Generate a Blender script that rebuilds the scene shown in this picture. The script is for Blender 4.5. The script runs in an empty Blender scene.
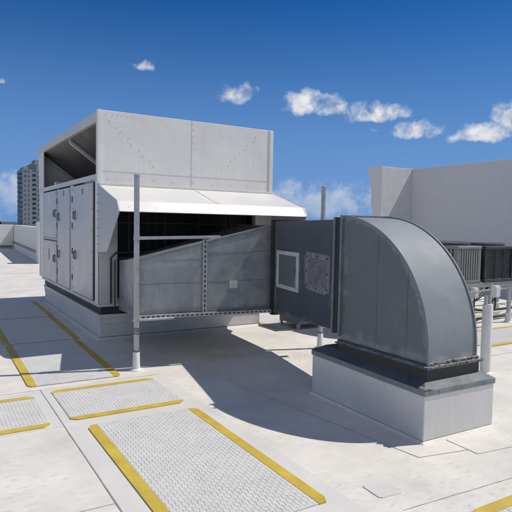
import bpy, bmesh, math, random
from mathutils import Vector, Matrix
random.seed(7)
S = bpy.context.scene
COL = S.collection
rad = math.radians

# ------------------------------------------------------------------ camera
F_PX, YAW, PITCH, ROLL, EYE = 547.8, .5432, .0562, .0186, 1.6
fw = Vector((math.sin(YAW)*math.cos(PITCH), math.cos(YAW)*math.cos(PITCH), -math.sin(PITCH)))
r0 = Vector((math.cos(YAW), -math.sin(YAW), 0)); u0 = r0.cross(fw)
rr = math.cos(ROLL)*r0 + math.sin(ROLL)*u0
uu = -math.sin(ROLL)*r0 + math.cos(ROLL)*u0
cd = bpy.data.cameras.new('camera'); cam = bpy.data.objects.new('camera', cd); COL.objects.link(cam)
cd.sensor_width = 36; cd.sensor_fit = 'HORIZONTAL'; cd.lens = 36*F_PX/512
cd.clip_start = .05; cd.clip_end = 20000
m = Matrix((rr, uu, -fw)).transposed().to_4x4(); m.translation = (0, 0, EYE)
cam.matrix_world = m
S.camera = cam
S.render.resolution_x = S.render.resolution_y = 1024

def pix_dir(px, py):
    return (fw + (px-256)/F_PX*rr - (py-256)/F_PX*uu).normalized()

# ------------------------------------------------------------------ sun, sky, exposure
SUN_TO = Vector((1, -.32, 1.56)).normalized()
sd = bpy.data.lights.new('sun', 'SUN'); sun = bpy.data.objects.new('sun', sd); COL.objects.link(sun)
sd.energy = 3.75; sd.angle = rad(.53); sd.color = (1, .945, .845)
sun.rotation_euler = SUN_TO.to_track_quat('Z', 'Y').to_euler(); sun.location = (10, -3, 20)
S.view_settings.view_transform = 'Standard'; S.view_settings.look = 'None'
S.view_settings.exposure = .14; S.view_settings.gamma = 1; S.view_settings.use_curve_mapping = False

W = bpy.data.worlds.new('World'); S.world = W; W.use_nodes = True
nt = W.node_tree; nt.nodes.clear()
def N(tree, typ, **kw):
    n = tree.nodes.new(typ)
    for k, v in kw.items():
        if k.startswith('i_'):
            key = k[2:]; key = int(key) if key.isdigit() else key
            n.inputs[key].default_value = v
        else: setattr(n, k, v)
    return n
def math_n(tree, op, a, b=None, clamp=False):
    n = tree.nodes.new('ShaderNodeMath'); n.operation = op; n.use_clamp = clamp
    for i, v in enumerate((a, b)):
        if v is None: continue
        if isinstance(v, (int, float)): n.inputs[i].default_value = v
        else: tree.links.new(v, n.inputs[i])
    return n.outputs[0]
sky = N(nt, 'ShaderNodeTexSky', sky_type='NISHITA', sun_disc=False, altitude=0, air_density=1.0, dust_density=.0, ozone_density=1.0)
sky.sun_elevation = math.asin(SUN_TO.z)
sky.sun_rotation = math.atan2(SUN_TO.x, SUN_TO.y)
tc = N(nt, 'ShaderNodeTexCoord')
nrm = N(nt, 'ShaderNodeVectorMath', operation='NORMALIZE'); nt.links.new(tc.outputs['Generated'], nrm.inputs[0])
wn = N(nt, 'ShaderNodeTexNoise', i_Scale=22., i_Detail=4.); nt.links.new(nrm.outputs[0], wn.inputs['Vector'])
wsub = N(nt, 'ShaderNodeVectorMath', operation='SUBTRACT'); nt.links.new(wn.outputs['Color'], wsub.inputs[0]); wsub.inputs[1].default_value = (.5, .5, .5)
wsc = N(nt, 'ShaderNodeVectorMath', operation='SCALE'); nt.links.new(wsub.outputs[0], wsc.inputs[0]); wsc.inputs['Scale'].default_value = .03
wadd = N(nt, 'ShaderNodeVectorMath', operation='ADD'); nt.links.new(nrm.outputs[0], wadd.inputs[0]); nt.links.new(wsc.outputs[0], wadd.inputs[1])
D = wadd.outputs[0]
def dotn(vec):
    n = N(nt, 'ShaderNodeVectorMath', operation='DOT_PRODUCT'); nt.links.new(D, n.inputs[0]); n.inputs[1].default_value = vec
    return n.outputs['Value']
# (centre direction, half width, half height, weight) of each cumulus
CLOUDS = [(145, 67, 19, 8, -.42), (237, 96, 24, 13, -.05), (311, 107, 28, 16, .25), (366, 114, 38, 10, .3), (336, 113, 26, 9, .25), (419, 131, 25, 11, .3),
          (368, 130, 8, 4, -.5), (484, 136, 31, 12, .3), (516, 124, 20, 18, .25), (3, 79, 8, 5, -.35),
          (322, 207, 66, 24, .45), (375, 196, 30, 12, .1), (285, 193, 22, 10, .1), (6, 198, 28, 24, .35), (-60, 205, 60, 24, .0), (560, 205, 120, 22, -.1),
          (-260, 120, 60, 18, .1), (760, 90, 70, 22, .1),
          # unseen cloud banks behind and beside the camera, added for whiter ambient light
          ((-.9, -.1, .35), 0, 260, 150, .85), ((-.3, -.8, .45), 0, 340, 170, .9), ((.4, -.85, .3), 0, 220, 110, .8), ((-.7, .5, .75), 0, 150, 90, .2), ((-.3, -.3, .85), 0, 180, 130, .6)]
acc = None
for (px, py, w, h, wt) in CLOUDS:
    c = Vector(px).normalized() if isinstance(px, tuple) else pix_dir(px, py)
    e1 = c.cross(Vector((0, 0, 1))).normalized(); e2 = e1.cross(c)
    a = math_n(nt, 'MULTIPLY', dotn(e1), F_PX/w)
    b = math_n(nt, 'MULTIPLY', math_n(nt, 'SUBTRACT', dotn(e2), float(e2.dot(c))), F_PX/h)
    b = math_n(nt, 'MAXIMUM', b, math_n(nt, 'MULTIPLY', b, -1.9))
    q = math_n(nt, 'ADD', math_n(nt, 'MULTIPLY', a, a), math_n(nt, 'MULTIPLY', b, b))
    v = math_n(nt, 'SUBTRACT', 1.0+wt, q)
    front = math_n(nt, 'GREATER_THAN', dotn(c), .3)
    v = math_n(nt, 'SUBTRACT', v, math_n(nt, 'MULTIPLY', math_n(nt, 'SUBTRACT', 1.0, front), 1000.))
    v = math_n(nt, 'MAXIMUM', v, -3.)
    acc = v if acc is None else math_n(nt, 'MAXIMUM', acc, v)
fb = N(nt, 'ShaderNodeTexNoise', i_Scale=33., i_Detail=10., i_Roughness=.55); nt.links.new(D, fb.inputs['Vector'])
den = math_n(nt, 'ADD', acc, math_n(nt, 'MULTIPLY', math_n(nt, 'SUBTRACT', fb.outputs[0], .5), 4.2))
mr = N(nt, 'ShaderNodeMapRange', interpolation_type='SMOOTHSTEP', i_1=-.05, i_2=1.75, i_3=0., i_4=.93); nt.links.new(den, mr.inputs[0])
sepz = N(nt, 'ShaderNodeSeparateXYZ'); nt.links.new(nrm.outputs[0], sepz.inputs[0])
# low clouds are seen through more air: dimmer and bluer
lowf = N(nt, 'ShaderNodeMapRange', i_1=.0, i_2=.16, i_3=0., i_4=1.); nt.links.new(sepz.outputs['Z'], lowf.inputs[0])
ccol = N(nt, 'ShaderNodeMix', data_type='RGBA'); nt.links.new(lowf.outputs[0], ccol.inputs[0])
# sunlit side against shaded side: the density a little way towards the sun compared with the density here
sh = N(nt, 'ShaderNodeVectorMath', operation='ADD', i_1=tuple(Vector((SUN_TO.x, SUN_TO.y, SUN_TO.z))*.016)); nt.links.new(D, sh.inputs[0])
fb2 = N(nt, 'ShaderNodeTexNoise', i_Scale=33., i_Detail=6., i_Roughness=.52); nt.links.new(sh.outputs[0], fb2.inputs['Vector'])
lit = math_n(nt, 'ADD', .72, math_n(nt, 'MULTIPLY', math_n(nt, 'SUBTRACT', fb.outputs[0], fb2.outputs[0]), 2.6), clamp=True)
white = N(nt, 'ShaderNodeMix', data_type='RGBA'); nt.links.new(lit, white.inputs[0])
white.inputs[6].default_value = (6.0, 6.7, 7.9, 1); white.inputs[7].default_value = (11.6, 11.4, 11.1, 1)
ccol.inputs[6].default_value = (5.6, 6.8, 8.6, 1); nt.links.new(white.outputs[2], ccol.inputs[7])
lowm = N(nt, 'ShaderNodeMapRange', i_1=.0, i_2=.2, i_3=.58, i_4=1.); nt.links.new(sepz.outputs['Z'], lowm.inputs[0])
fac = math_n(nt, 'MULTIPLY', mr.outputs[0], lowm.outputs[0])
mx = N(nt, 'ShaderNodeMix', data_type='RGBA'); nt.links.new(fac, mx.inputs[0])
hsv = N(nt, 'ShaderNodeHueSaturation', i_Saturation=1.5, i_Value=.9); nt.links.new(sky.outputs[0], hsv.inputs['Color'])
tint = N(nt, 'ShaderNodeMix', data_type='RGBA', blend_type='MULTIPLY', i_0=1.); nt.links.new(hsv.outputs[0], tint.inputs[6]); tint.inputs[7].default_value = (.58, .76, 1.06, 1)
# sea haze towards the horizon
hzf = N(nt, 'ShaderNodeMapRange', interpolation_type='SMOOTHSTEP', i_1=-.02, i_2=.42, i_3=.95, i_4=0.); nt.links.new(sepz.outputs['Z'], hzf.inputs[0])
hz = N(nt, 'ShaderNodeMix', data_type='RGBA'); nt.links.new(hzf.outputs[0], hz.inputs[0]); nt.links.new(tint.outputs[2], hz.inputs[6]); hz.inputs[7].default_value = (1.85, 3.9, 8.2, 1)
nt.links.new(hz.outputs[2], mx.inputs[6]); nt.links.new(ccol.outputs[2], mx.inputs[7])
bg = N(nt, 'ShaderNodeBackground', i_Strength=.07); nt.links.new(mx.outputs[2], bg.inputs[0])
ow = N(nt, 'ShaderNodeOutputWorld'); nt.links.new(bg.outputs[0], ow.inputs[0])

# ------------------------------------------------------------------ materials
def mat(name, base, rough=.5, metal=0., var=.12, vscale=3., streak=0., streak_col=(.12, .11, .1), dirt=0., dirt_col=(.25, .22, .18), dscale=1.2,
        bump=.15, bscale=60., speck=0., scuff=0., scuff_col=(.4, .37, .33), streak_axis=2, spec=.5, coat=0.):
    M = bpy.data.materials.new(name); M.use_nodes = True
    t = M.node_tree; p = t.nodes['Principled BSDF']; L = t.links
    c = N(t, 'ShaderNodeTexCoord').outputs['Object']
    n1 = N(t, 'ShaderNodeTexNoise', i_Scale=vscale, i_Detail=6., i_Roughness=.62); L.new(c, n1.inputs['Vector'])
    mrg = N(t, 'ShaderNodeMapRange', i_1=.3, i_2=.7, i_3=1-var, i_4=1+var); L.new(n1.outputs[0], mrg.inputs[0])
    sc = N(t, 'ShaderNodeVectorMath', operation='SCALE'); sc.inputs[0].default_value = base; L.new(mrg.outputs[0], sc.inputs['Scale'])
    col = sc.outputs[0]
    def mixin(col, fac, c2):
        k = N(t, 'ShaderNodeMix', data_type='RGBA'); L.new(fac, k.inputs[0]); L.new(col, k.inputs[6]); k.inputs[7].default_value = (*c2, 1)
        return k.outputs[2]
    if dirt:
        n2 = N(t, 'ShaderNodeTexNoise', i_Scale=dscale, i_Detail=8., i_Roughness=.68, i_Distortion=.6); L.new(c, n2.inputs['Vector'])
        r = N(t, 'ShaderNodeMapRange', interpolation_type='SMOOTHSTEP', i_1=.48, i_2=.78, i_3=0., i_4=dirt); L.new(n2.outputs[0], r.inputs[0])
        col = mixin(col, r.outputs[0], dirt_col)
    if streak:
        mp = N(t, 'ShaderNodeMapping'); L.new(c, mp.inputs[0])
        s = [14., 14., 14.]; s[streak_axis] = .7; mp.inputs['Scale'].default_value = s
        n3 = N(t, 'ShaderNodeTexNoise', i_Scale=1.5, i_Detail=5., i_Roughness=.6); L.new(mp.outputs[0], n3.inputs['Vector'])
        r = N(t, 'ShaderNodeMapRange', interpolation_type='SMOOTHSTEP', i_1=.5, i_2=.8, i_3=0., i_4=streak); L.new(n3.outputs[0], r.inputs[0])
        col = mixin(col, r.outputs[0], streak_col)
    if scuff:   # dragged, patchy scuff marks: fine stretched noise inside broad patches
        mp = N(t, 'ShaderNodeMapping'); L.new(c, mp.inputs[0]); mp.inputs['Scale'].default_value = (3.2, 9., 6.); mp.inputs['Rotation'].default_value = (0, 0, .5)
        n7 = N(t, 'ShaderNodeTexNoise', i_Scale=3.4, i_Detail=9., i_Roughness=.78, i_Distortion=.0); L.new(mp.outputs[0], n7.inputs['Vector'])
        n8 = N(t, 'ShaderNodeTexNoise', i_Scale=.8, i_Detail=3.); L.new(c, n8.inputs['Vector'])
        r1 = N(t, 'ShaderNodeMapRange', interpolation_type='SMOOTHSTEP', i_1=.5, i_2=.7, i_3=0., i_4=scuff); L.new(n7.outputs[0], r1.inputs[0])
        r2 = N(t, 'ShaderNodeMapRange', interpolation_type='SMOOTHSTEP', i_1=.38, i_2=.62, i_3=.15, i_4=1.); L.new(n8.outputs[0], r2.inputs[0])
        col = mixin(col, math_n(t, 'MULTIPLY', r1.outputs[0], r2.outputs[0]), scuff_col)
    if speck:
        n4 = N(t, 'ShaderNodeTexNoise', i_Scale=55., i_Detail=3., i_Roughness=.7); L.new(c, n4.inputs['Vector'])
        r = N(t, 'ShaderNodeMapRange', i_1=.6, i_2=.75, i_3=0., i_4=speck); L.new(n4.outputs[0], r.inputs[0])
        col = mixin(col, r.outputs[0], dirt_col)
    L.new(col, p.inputs['Base Color'])
    rg = N(t, 'ShaderNodeMapRange', i_1=.3, i_2=.7, i_3=max(.05, rough-.1), i_4=min(1, rough+.1)); L.new(n1.outputs[0], rg.inputs[0]); L.new(rg.outputs[0], p.inputs['Roughness'])
    p.inputs['Metallic'].default_value = metal
    p.inputs['Specular IOR Level'].default_value = spec
    if coat: p.inputs['Coat Weight'].default_value = coat; p.inputs['Coat Roughness'].default_value = .25
    if bump:
        n5 = N(t, 'ShaderNodeTexNoise', i_Scale=bscale, i_Detail=4.); L.new(c, n5.inputs['Vector'])
        # a slow waviness of sheet metal together with fine grain
        n6 = N(t, 'ShaderNodeTexNoise', i_Scale=4., i_Detail=2.); L.new(c, n6.inputs['Vector'])
        ad = math_n(t, 'ADD', math_n(t, 'MULTIPLY', n5.outputs[0], .25), math_n(t, 'MULTIPLY', n6.outputs[0], 3.0))
        b = N(t, 'ShaderNodeBump', i_Strength=bump, i_Distance=.01); L.new(ad, b.inputs['Height']); L.new(b.outputs[0], p.inputs['Normal'])
    return M
MT = dict(
    roof=mat('roof_membrane', (.635, .61, .565), .7, var=.13, vscale=1.6, dirt=.4, dirt_col=(.46, .43, .38), dscale=2.2, bump=.3, bscale=35., speck=.4, scuff=.8, scuff_col=(.34, .325, .30), streak=.15, streak_col=(.40, .375, .33), streak_axis=0),
    clean=mat('clean_membrane', (.60, .59, .565), .6, var=.07, vscale=2., dirt=.4, dirt_col=(.48, .46, .42), dscale=2., bump=.15, scuff=.35, scuff_col=(.42, .40, .37)),
    seam=mat('seam_caulk', (.36, .335, .30), .8, var=.3, vscale=9.),
    padbase=mat('pad_base', (.47, .465, .455), .8, var=.2, vscale=9., dirt=.6, dirt_col=(.22, .20, .18), dscale=5.),
    pad=mat('pad_tread', (.57, .565, .555), .6, var=.08, vscale=3., dirt=.45, dirt_col=(.44, .41, .36), dscale=3.5),
    yellow=mat('safety_yellow', (.52, .38, .05), .6, var=.16, vscale=5., dirt=.55, dirt_col=(.36, .29, .10), dscale=7., speck=.4, bump=.3),
    panel=mat('painted_panel', (.70, .69, .665), .42, var=.04, vscale=1.5, streak=.16, streak_col=(.43, .41, .375), dirt=.25, dirt_col=(.45, .43, .4), bump=.2, bscale=20.),
    door=mat('door_panel', (.53, .523, .51), .34, var=.06, vscale=1.8, streak=.22, streak_col=(.40, .38, .36), dirt=.5, dirt_col=(.36, .34, .31), dscale=2.3, bump=.03, bscale=3.),
    hoodshade=mat('hood_side_shaded', (.43, .43, .43), .35, var=.05, vscale=1.5, streak=.15, streak_col=(.36, .36, .36), bump=.1, bscale=15.),  # the hood's own paint, darkened to put the side's shade into the colour
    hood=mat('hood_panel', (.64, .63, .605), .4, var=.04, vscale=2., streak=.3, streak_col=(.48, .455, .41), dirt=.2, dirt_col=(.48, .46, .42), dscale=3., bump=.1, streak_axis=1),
    frame=mat('unit_frame', (.57, .56, .54), .4, var=.08, dirt=.25, streak=.15, bump=.08),
    baffle=mat('baffle_shaded', (.045, .042, .04), .5, metal=.2, var=.25, vscale=4., dirt=.5, dirt_col=(.04, .035, .03), bump=.15),  # near-black base puts the shade under the sloping plates into the colour
    dark=mat('filter_dark', (.022, .022, .024), .7, var=.3),
    black=mat('black_rail', (.02, .02, .021), .6, var=.3, dirt=.4, dirt_col=(.1, .09, .08)),
    rack=mat('rack_metal', (.16, .16, .16), .45, metal=.5, var=.2),
    grille=mat('grille_metal', (.035, .036, .038), .6, metal=.2, var=.2),
    galv=mat('galvanised_sheet', (.31, .33, .338), .38, metal=.45, var=.18, vscale=5., streak=.45, streak_col=(.42, .44, .43), dirt=.5, dirt_col=(.44, .455, .455), dscale=3.2, bump=.2, bscale=20.),
    seamgalv=mat('seam_galvanised', (.20, .21, .215), .5, metal=.3, var=.25, vscale=12.),
    bluegrey=mat('grey_duct_paint', (.072, .086, .102), .45, metal=.15, var=.1, vscale=3., streak=.2, streak_col=(.12, .135, .15), dirt=.12, dirt_col=(.2, .21, .22), dscale=4., bump=.15, bscale=20.),
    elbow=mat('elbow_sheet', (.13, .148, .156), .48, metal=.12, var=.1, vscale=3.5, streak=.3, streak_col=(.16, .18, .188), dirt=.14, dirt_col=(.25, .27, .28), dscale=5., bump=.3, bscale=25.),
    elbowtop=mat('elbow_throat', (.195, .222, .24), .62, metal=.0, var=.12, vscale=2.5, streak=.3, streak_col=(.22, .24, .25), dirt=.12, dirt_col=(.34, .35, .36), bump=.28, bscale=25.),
    sealant=mat('sealant_grey', (.25, .24, .225), .85, var=.4, vscale=14., dirt=.8, dirt_col=(.11, .085, .065), dscale=9., bump=.6, bscale=70.),
    sealdim=mat('sealant_dim', (.24, .25, .255), .7, var=.3, vscale=12., dirt=.5, dirt_col=(.15, .17, .18), dscale=9., bump=.5, bscale=60.),
    patchseal=mat('patch_sealant', (.20, .205, .215), .8, var=.35, vscale=14., dirt=.6, dirt_col=(.1, .11, .12), dscale=9., bump=.6, bscale=60.),
    patchplate=mat('patch_plate', (.155, .16, .168), .7, var=.3, vscale=12., dirt=.6, dirt_col=(.24, .245, .25), dscale=10., bump=.5, bscale=60.),
    curbskin=mat('curb_coating', (.61, .605, .60), .38, metal=.25, var=.07, vscale=2., streak=.3, streak_col=(.48, .48, .48), dirt=.15, dirt_col=(.42, .4, .38), bump=.15, bscale=18.),
    cap=mat('curb_cap_metal', (.085, .10, .115), .6, metal=.3, var=.22, vscale=5., dirt=.4, dirt_col=(.3, .31, .32), dscale=4., bump=.08),
    caplit=mat('curb_cap_edge', (.2, .225, .24), .45, metal=.45, var=.25, vscale=7., dirt=.35, dirt_col=(.35, .35, .34), dscale=5., bump=.2),
    ucurb=mat('unit_curb_membrane', (.57, .555, .53), .6, var=.08, dirt=.3, dirt_col=(.4, .37, .33), dscale=1.6, bump=.25, bscale=15.),
    pipe=mat('galvanised_pipe', (.42, .43, .44), .4, metal=.55, var=.15, vscale=12., dirt=.25, dirt_col=(.3, .29, .28), dscale=8.),
    boot=mat('white_boot', (.68, .68, .665), .5, var=.06, vscale=5., dirt=.3, dirt_col=(.45, .43, .4), dscale=5.),
    bright=mat('bright_frame', (.6, .61, .6), .45, metal=.25, var=.15, vscale=9., dirt=.3, dirt_col=(.3, .3, .3), dscale=8.),
    stucco=mat('stucco', (.62, .618, .612), .85, var=.03, vscale=4., streak=.12, streak_col=(.50, .49, .48), dirt=.10, dirt_col=(.50, .49, .47), bump=.28, bscale=45.),
    parapet=mat('parapet_paint', (.66, .66, .65), .7, var=.05, dirt=.25, dirt_col=(.45, .44, .42), dscale=.8, streak=.15, bump=.2),
    conden=mat('condenser_paint', (.21, .22, .215), .5, var=.08, dirt=.2, dirt_col=(.2, .19, .18), bump=.1),
    condark=mat('condenser_coil', (.07, .073, .078), .5, metal=.3, var=.25, vscale=8.),
    box=mat('disconnect_paint', (.62, .63, .62), .45, var=.08, dirt=.2),
    rubber=mat('black_rubber', (.03, .03, .03), .6, var=.2),
    tower=mat('tower_paint', (.29, .315, .345), .8, var=.05, vscale=.1, bump=0),
    towerdark=mat('tower_glass', (.13, .15, .175), .25, var=.2, vscale=.3, bump=0),
    leaf=mat('far_leaf', (.05, .07, .05), .8, var=.35, vscale=.3, bump=0),
    land=mat('far_land', (.055, .07, .065), .9, var=.3, vscale=.01, bump=0),
    lowbld=mat('far_building', (.5, .48, .44), .8, var=.1, vscale=.2, bump=0),
    label=mat('label_white', (.62, .63, .62), .5, var=.08, vscale=20., bump=0),
    labelred=mat('label_dark', (.2, .21, .24), .5, var=.1, bump=0),
)

def brushed_sealant(name, terms, col, amount=.75):
    """brushed-on sealant along edges: terms are ('line', (ax, ay, az), c, width) or ('arc', yc, zc, R, width) in the duct's own coordinates"""
    t = MT[name].node_tree; L = t.links; p = t.nodes['Principled BSDF']
    c = N(t, 'ShaderNodeTexCoord').outputs['Object']
    n = N(t, 'ShaderNodeTexNoise', i_Scale=7., i_Detail=9., i_Roughness=.74, i_Distortion=.3); L.new(c, n.inputs['Vector'])
    n = math_n(t, 'SUBTRACT', math_n(t, 'MULTIPLY', n.outputs[0], 4.6), 1.7)
    tot = None
    for q in terms:
        d = N(t, 'ShaderNodeVectorMath', operation='DOT_PRODUCT'); L.new(c, d.inputs[0])
        if q[0] == 'line':
            d.inputs[1].default_value = q[1]; v = math_n(t, 'ABSOLUTE', math_n(t, 'SUBTRACT', d.outputs['Value'], q[2])); w = q[3]
        else:
            sp = N(t, 'ShaderNodeSeparateXYZ'); L.new(c, sp.inputs[0])
            a = math_n(t, 'SUBTRACT', sp.outputs['Y'], q[1]); b = math_n(t, 'SUBTRACT', sp.outputs['Z'], q[2])
            r = math_n(t, 'SQRT', math_n(t, 'ADD', math_n(t, 'MULTIPLY', a, a), math_n(t, 'MULTIPLY', b, b)))
            v = math_n(t, 'ABSOLUTE', math_n(t, 'SUBTRACT', r, q[3])); w = q[4]
        k = math_n(t, 'SUBTRACT', n, math_n(t, 'DIVIDE', v, w))
        tot = k if tot is None else math_n(t, 'MAXIMUM', tot, k)
    r = N(t, 'ShaderNodeMapRange', interpolation_type='SMOOTHSTEP', i_1=-.35, i_2=.6, i_3=0., i_4=amount); L.new(tot, r.inputs[0])
    old = p.inputs['Base Color'].links[0].from_socket
    m_ = N(t, 'ShaderNodeMix', data_type='RGBA'); L.new(r.outputs[0], m_.inputs[0]); L.new(old, m_.inputs[6]); m_.inputs[7].default_value = (*col, 1)
    L.new(m_.outputs[2], p.inputs['Base Color'])

# ------------------------------------------------------------------ mesh helpers
class MB:
    """collects shapes given in world coordinates"""
    def __init__(s): s.v = []; s.f = []; s.pieces = []; s.join = False
    def add(s, vs, fs):
        if not (s.join and s.pieces): s.pieces.append((len(s.v), len(s.f)))
        o = len(s.v); s.v += [tuple(v) for v in vs]; s.f += [tuple(i+o for i in f) for f in fs]; return s
    def box(s, x0, x1, y0, y1, z0, z1):
        vs = [(x, y, z) for z in (z0, z1) for (x, y) in ((x0, y0), (x1, y0), (x1, y1), (x0, y1))]
        return s.add(vs, [(3, 2, 1, 0), (4, 5, 6, 7), (0, 1, 5, 4), (1, 2, 6, 5), (2, 3, 7, 6), (3, 0, 4, 7)])
    def hexa(s, bottom, top):
        """bottom, top: four points each, anticlockwise from above"""
        return s.add(list(bottom)+list(top), [(3, 2, 1, 0), (4, 5, 6, 7), (0, 1, 5, 4), (1, 2, 6, 5), (2, 3, 7, 6), (3, 0, 4, 7)])
    def obox(s, c, ax, ay, az):
        """oriented box, half-axis vectors"""
        c, ax, ay, az = map(Vector, (c, ax, ay, az))
        b = [c-ax-ay-az, c+ax-ay-az, c+ax+ay-az, c-ax+ay-az]; t = [p+2*az for p in b]
        return s.hexa(b, t)
    def prism(s, pts, off):
        """polygon extruded along a vector"""
        n = len(pts); off = Vector(off)
        vs = [Vector(p) for p in pts]+[Vector(p)+off for p in pts]
        fs = [tuple(range(n))[::-1], tuple(range(n, 2*n))]+[(i, (i+1) % n, n+(i+1) % n, n+i) for i in range(n)]
        return s.add(vs, fs)
    def tube(s, pts, r, seg=12, cap=True):
        pts = [Vector(p) for p in pts]; rings = []
        rs = r if isinstance(r, (list, tuple)) else [r]*len(pts)
        ref = None
        for i, p in enumerate(pts):
            t = (pts[min(i+1, len(pts)-1)]-pts[max(i-1, 0)]).normalized()
            if ref is None: ref = Vector((0, 0, 1)) if abs(t.z) < .9 else Vector((1, 0, 0))
            a = t.cross(ref).normalized(); b = a.cross(t).normalized(); ref = b if abs(t.z) < .9 or True else ref
            rings.append([p+rs[i]*(math.cos(2*math.pi*k/seg)*a+math.sin(2*math.pi*k/seg)*b) for k in range(seg)])
        vs = [q for ring in rings for q in ring]; fs = []
        for i in range(len(pts)-1):
            for k in range(seg):
                k2 = (k+1) % seg
                fs.append((i*seg+k, i*seg+k2, (i+1)*seg+k2, (i+1)*seg+k))
        if cap: fs += [tuple(range(seg))[::-1], tuple(range((len(pts)-1)*seg, len(pts)*seg))]
        return s.add(vs, fs)
    def split(s, name, material, parent=None, **kw):
        """one object for every separate piece"""
        out = []
        ends = s.pieces[1:]+[(len(s.v), len(s.f))]
        for (v0, f0), (v1, f1) in zip(s.pieces, ends):
            m_ = MB(); m_.v = s.v[v0:v1]; m_.f = [tuple(i-v0 for i in f) for f in s.f[f0:f1]]
            out.append(m_.build(name, material, parent, **kw))
        return out
    def build(s, name, material, parent=None, bevel=0., smooth=False, base=(0, 0, 0), fn=None):
        if parent is not None:
            base = parent.matrix_basis.translation
            if parent.parent is not None: base = base + parent.parent.matrix_basis.translation
        base = Vector(base)
        me = bpy.data.meshes.new(name)
        vs = [(fn(Vector(v)) if fn else Vector(v))-base for v in s.v]
        me.from_pydata(vs, [], s.f); me.update()
        bm = bmesh.new(); bm.from_mesh(me); bmesh.ops.recalc_face_normals(bm, faces=bm.faces); bm.to_mesh(me); bm.free()
        me.materials.append(MT[material])
        o = bpy.data.objects.new(name, me); COL.objects.link(o)
        if parent is not None: o.parent = parent
        else: o.location = base
        if smooth:
            for p in me.polygons: p.use_smooth = True
            me.set_sharp_from_angle(angle=rad(40))
        if bevel:
            b = o.modifiers.new('bevel', 'BEVEL'); b.width = bevel; b.segments = 2; b.limit_method = 'ANGLE'; b.angle_limit = rad(35)
        return o
def tag(o, label, cat, group=None):
    o['label'] = label; o['category'] = cat
    if group: o['group'] = group
    return o
def thing(name, loc, label, cat, group=None):
    o = bpy.data.objects.new(name, None); COL.objects.link(o); o.location = loc; o.empty_display_size = .2
    return tag(o, label, cat, group)
def copy_tree(o, parent=None, loc=None):
    c = o.copy(); COL.objects.link(c)
    if parent is not None: c.parent = parent
    if loc is not None: c.location = loc
    for ch in list(o.children): copy_tree(ch, c)
    return c
def struct(o, kind='structure'): o['kind'] = kind; return o

# ================================================================== SETTING
me_pts = [(-25, -14), (16, -14), (16, 22.5), (4.6, 22.5), (4.6, 34), (-25, 34)]
struct(MB().prism([(x, y, -16) for x, y in me_pts], (0, 0, 16)).build('roof_deck', 'roof'))
struct(MB().add([(-9000, -9000, -16.1), (9000, -9000, -16.1), (9000, 9000, -16.1), (-9000, 9000, -16.1)], [(0, 1, 2, 3)]).build('terrain', 'land'))

# cleaner membrane sheets under the pads, lying on the deck
sh = MB()
for (x0, x1, y0, y1) in ((.915, 2.12, -1.5, 5.42), ):
    sh.box(x0, x1, y0, y1, -.01, .003)
sh.box(-3.5, .905, 4.36, 5.36, -.01, .003)
struct(sh.build('membrane_strip', 'clean'))
# welded seams
def seam_lines(lines, w=.006):
    b = MB()
    for (p, q) in lines:
        p = Vector((*p, 0)); q = Vector((*q, 0)); d = (q-p).normalized(); n = Vector((-d.y, d.x, 0))*w/2
        # a slightly wandering thin bead
        k = max(2, int((q-p).length/.12)); prev = None
        for i in range(k+1):
            c = p+(q-p)*i/k+n*random.uniform(-.8, .8)
            ww = random.uniform(.6, 1.3)
            cur = (c-n*ww, c+n*ww)
            if prev:
                z0, z1 = -.004, .0038
                b.hexa([(*prev[0].xy, z0), (*cur[0].xy, z0), (*cur[1].xy, z0), (*prev[1].xy, z0)], [(*prev[0].xy, z1), (*cur[0].xy, z1), (*cur[1].xy, z1), (*prev[1].xy, z1)])
            prev = cur
    return b
struct(seam_lines([((.91, -1.4), (.91, 5.4))], .004).build('roof_seam', 'seam'))
struct(seam_lines([ ((.2, 5.41), (2.1, 5.43)),
    ((2.62, 4.9), (2.93, 2.60)),
    ((3.36, 2.74), (3.35, 2.44)), ((3.35, 2.44), (4.3, 2.33)), ((2.93, 2.60), (3.36, 2.52)),
    ((2.3, 2.14), (4.4, 2.02)), ((4.1, 2.6), (6.5, 2.75)),
    ((5.2, 4.3), (7.5, 4.35)), ((-6, 7.9), (.7, 7.86)), ((-8, 13.2), (1.9, 13.0)), ((-9, 18.2), (3, 18.0)), ((-3, 3.1), (.9, 3.0))], .0025).build('roof_seam', 'seam'))
struct(MB().prism([(2.30, 2.30, -.01), (2.44, 2.29, -.01), (2.462, 2.31, -.01), (2.472, 2.45, -.01), (2.455, 2.472, -.01), (2.31, 2.48, -.01), (2.288, 2.46, -.01), (2.28, 2.32, -.01)], (0, 0, .0155)).build('membrane_patch', 'clean'))

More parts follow.
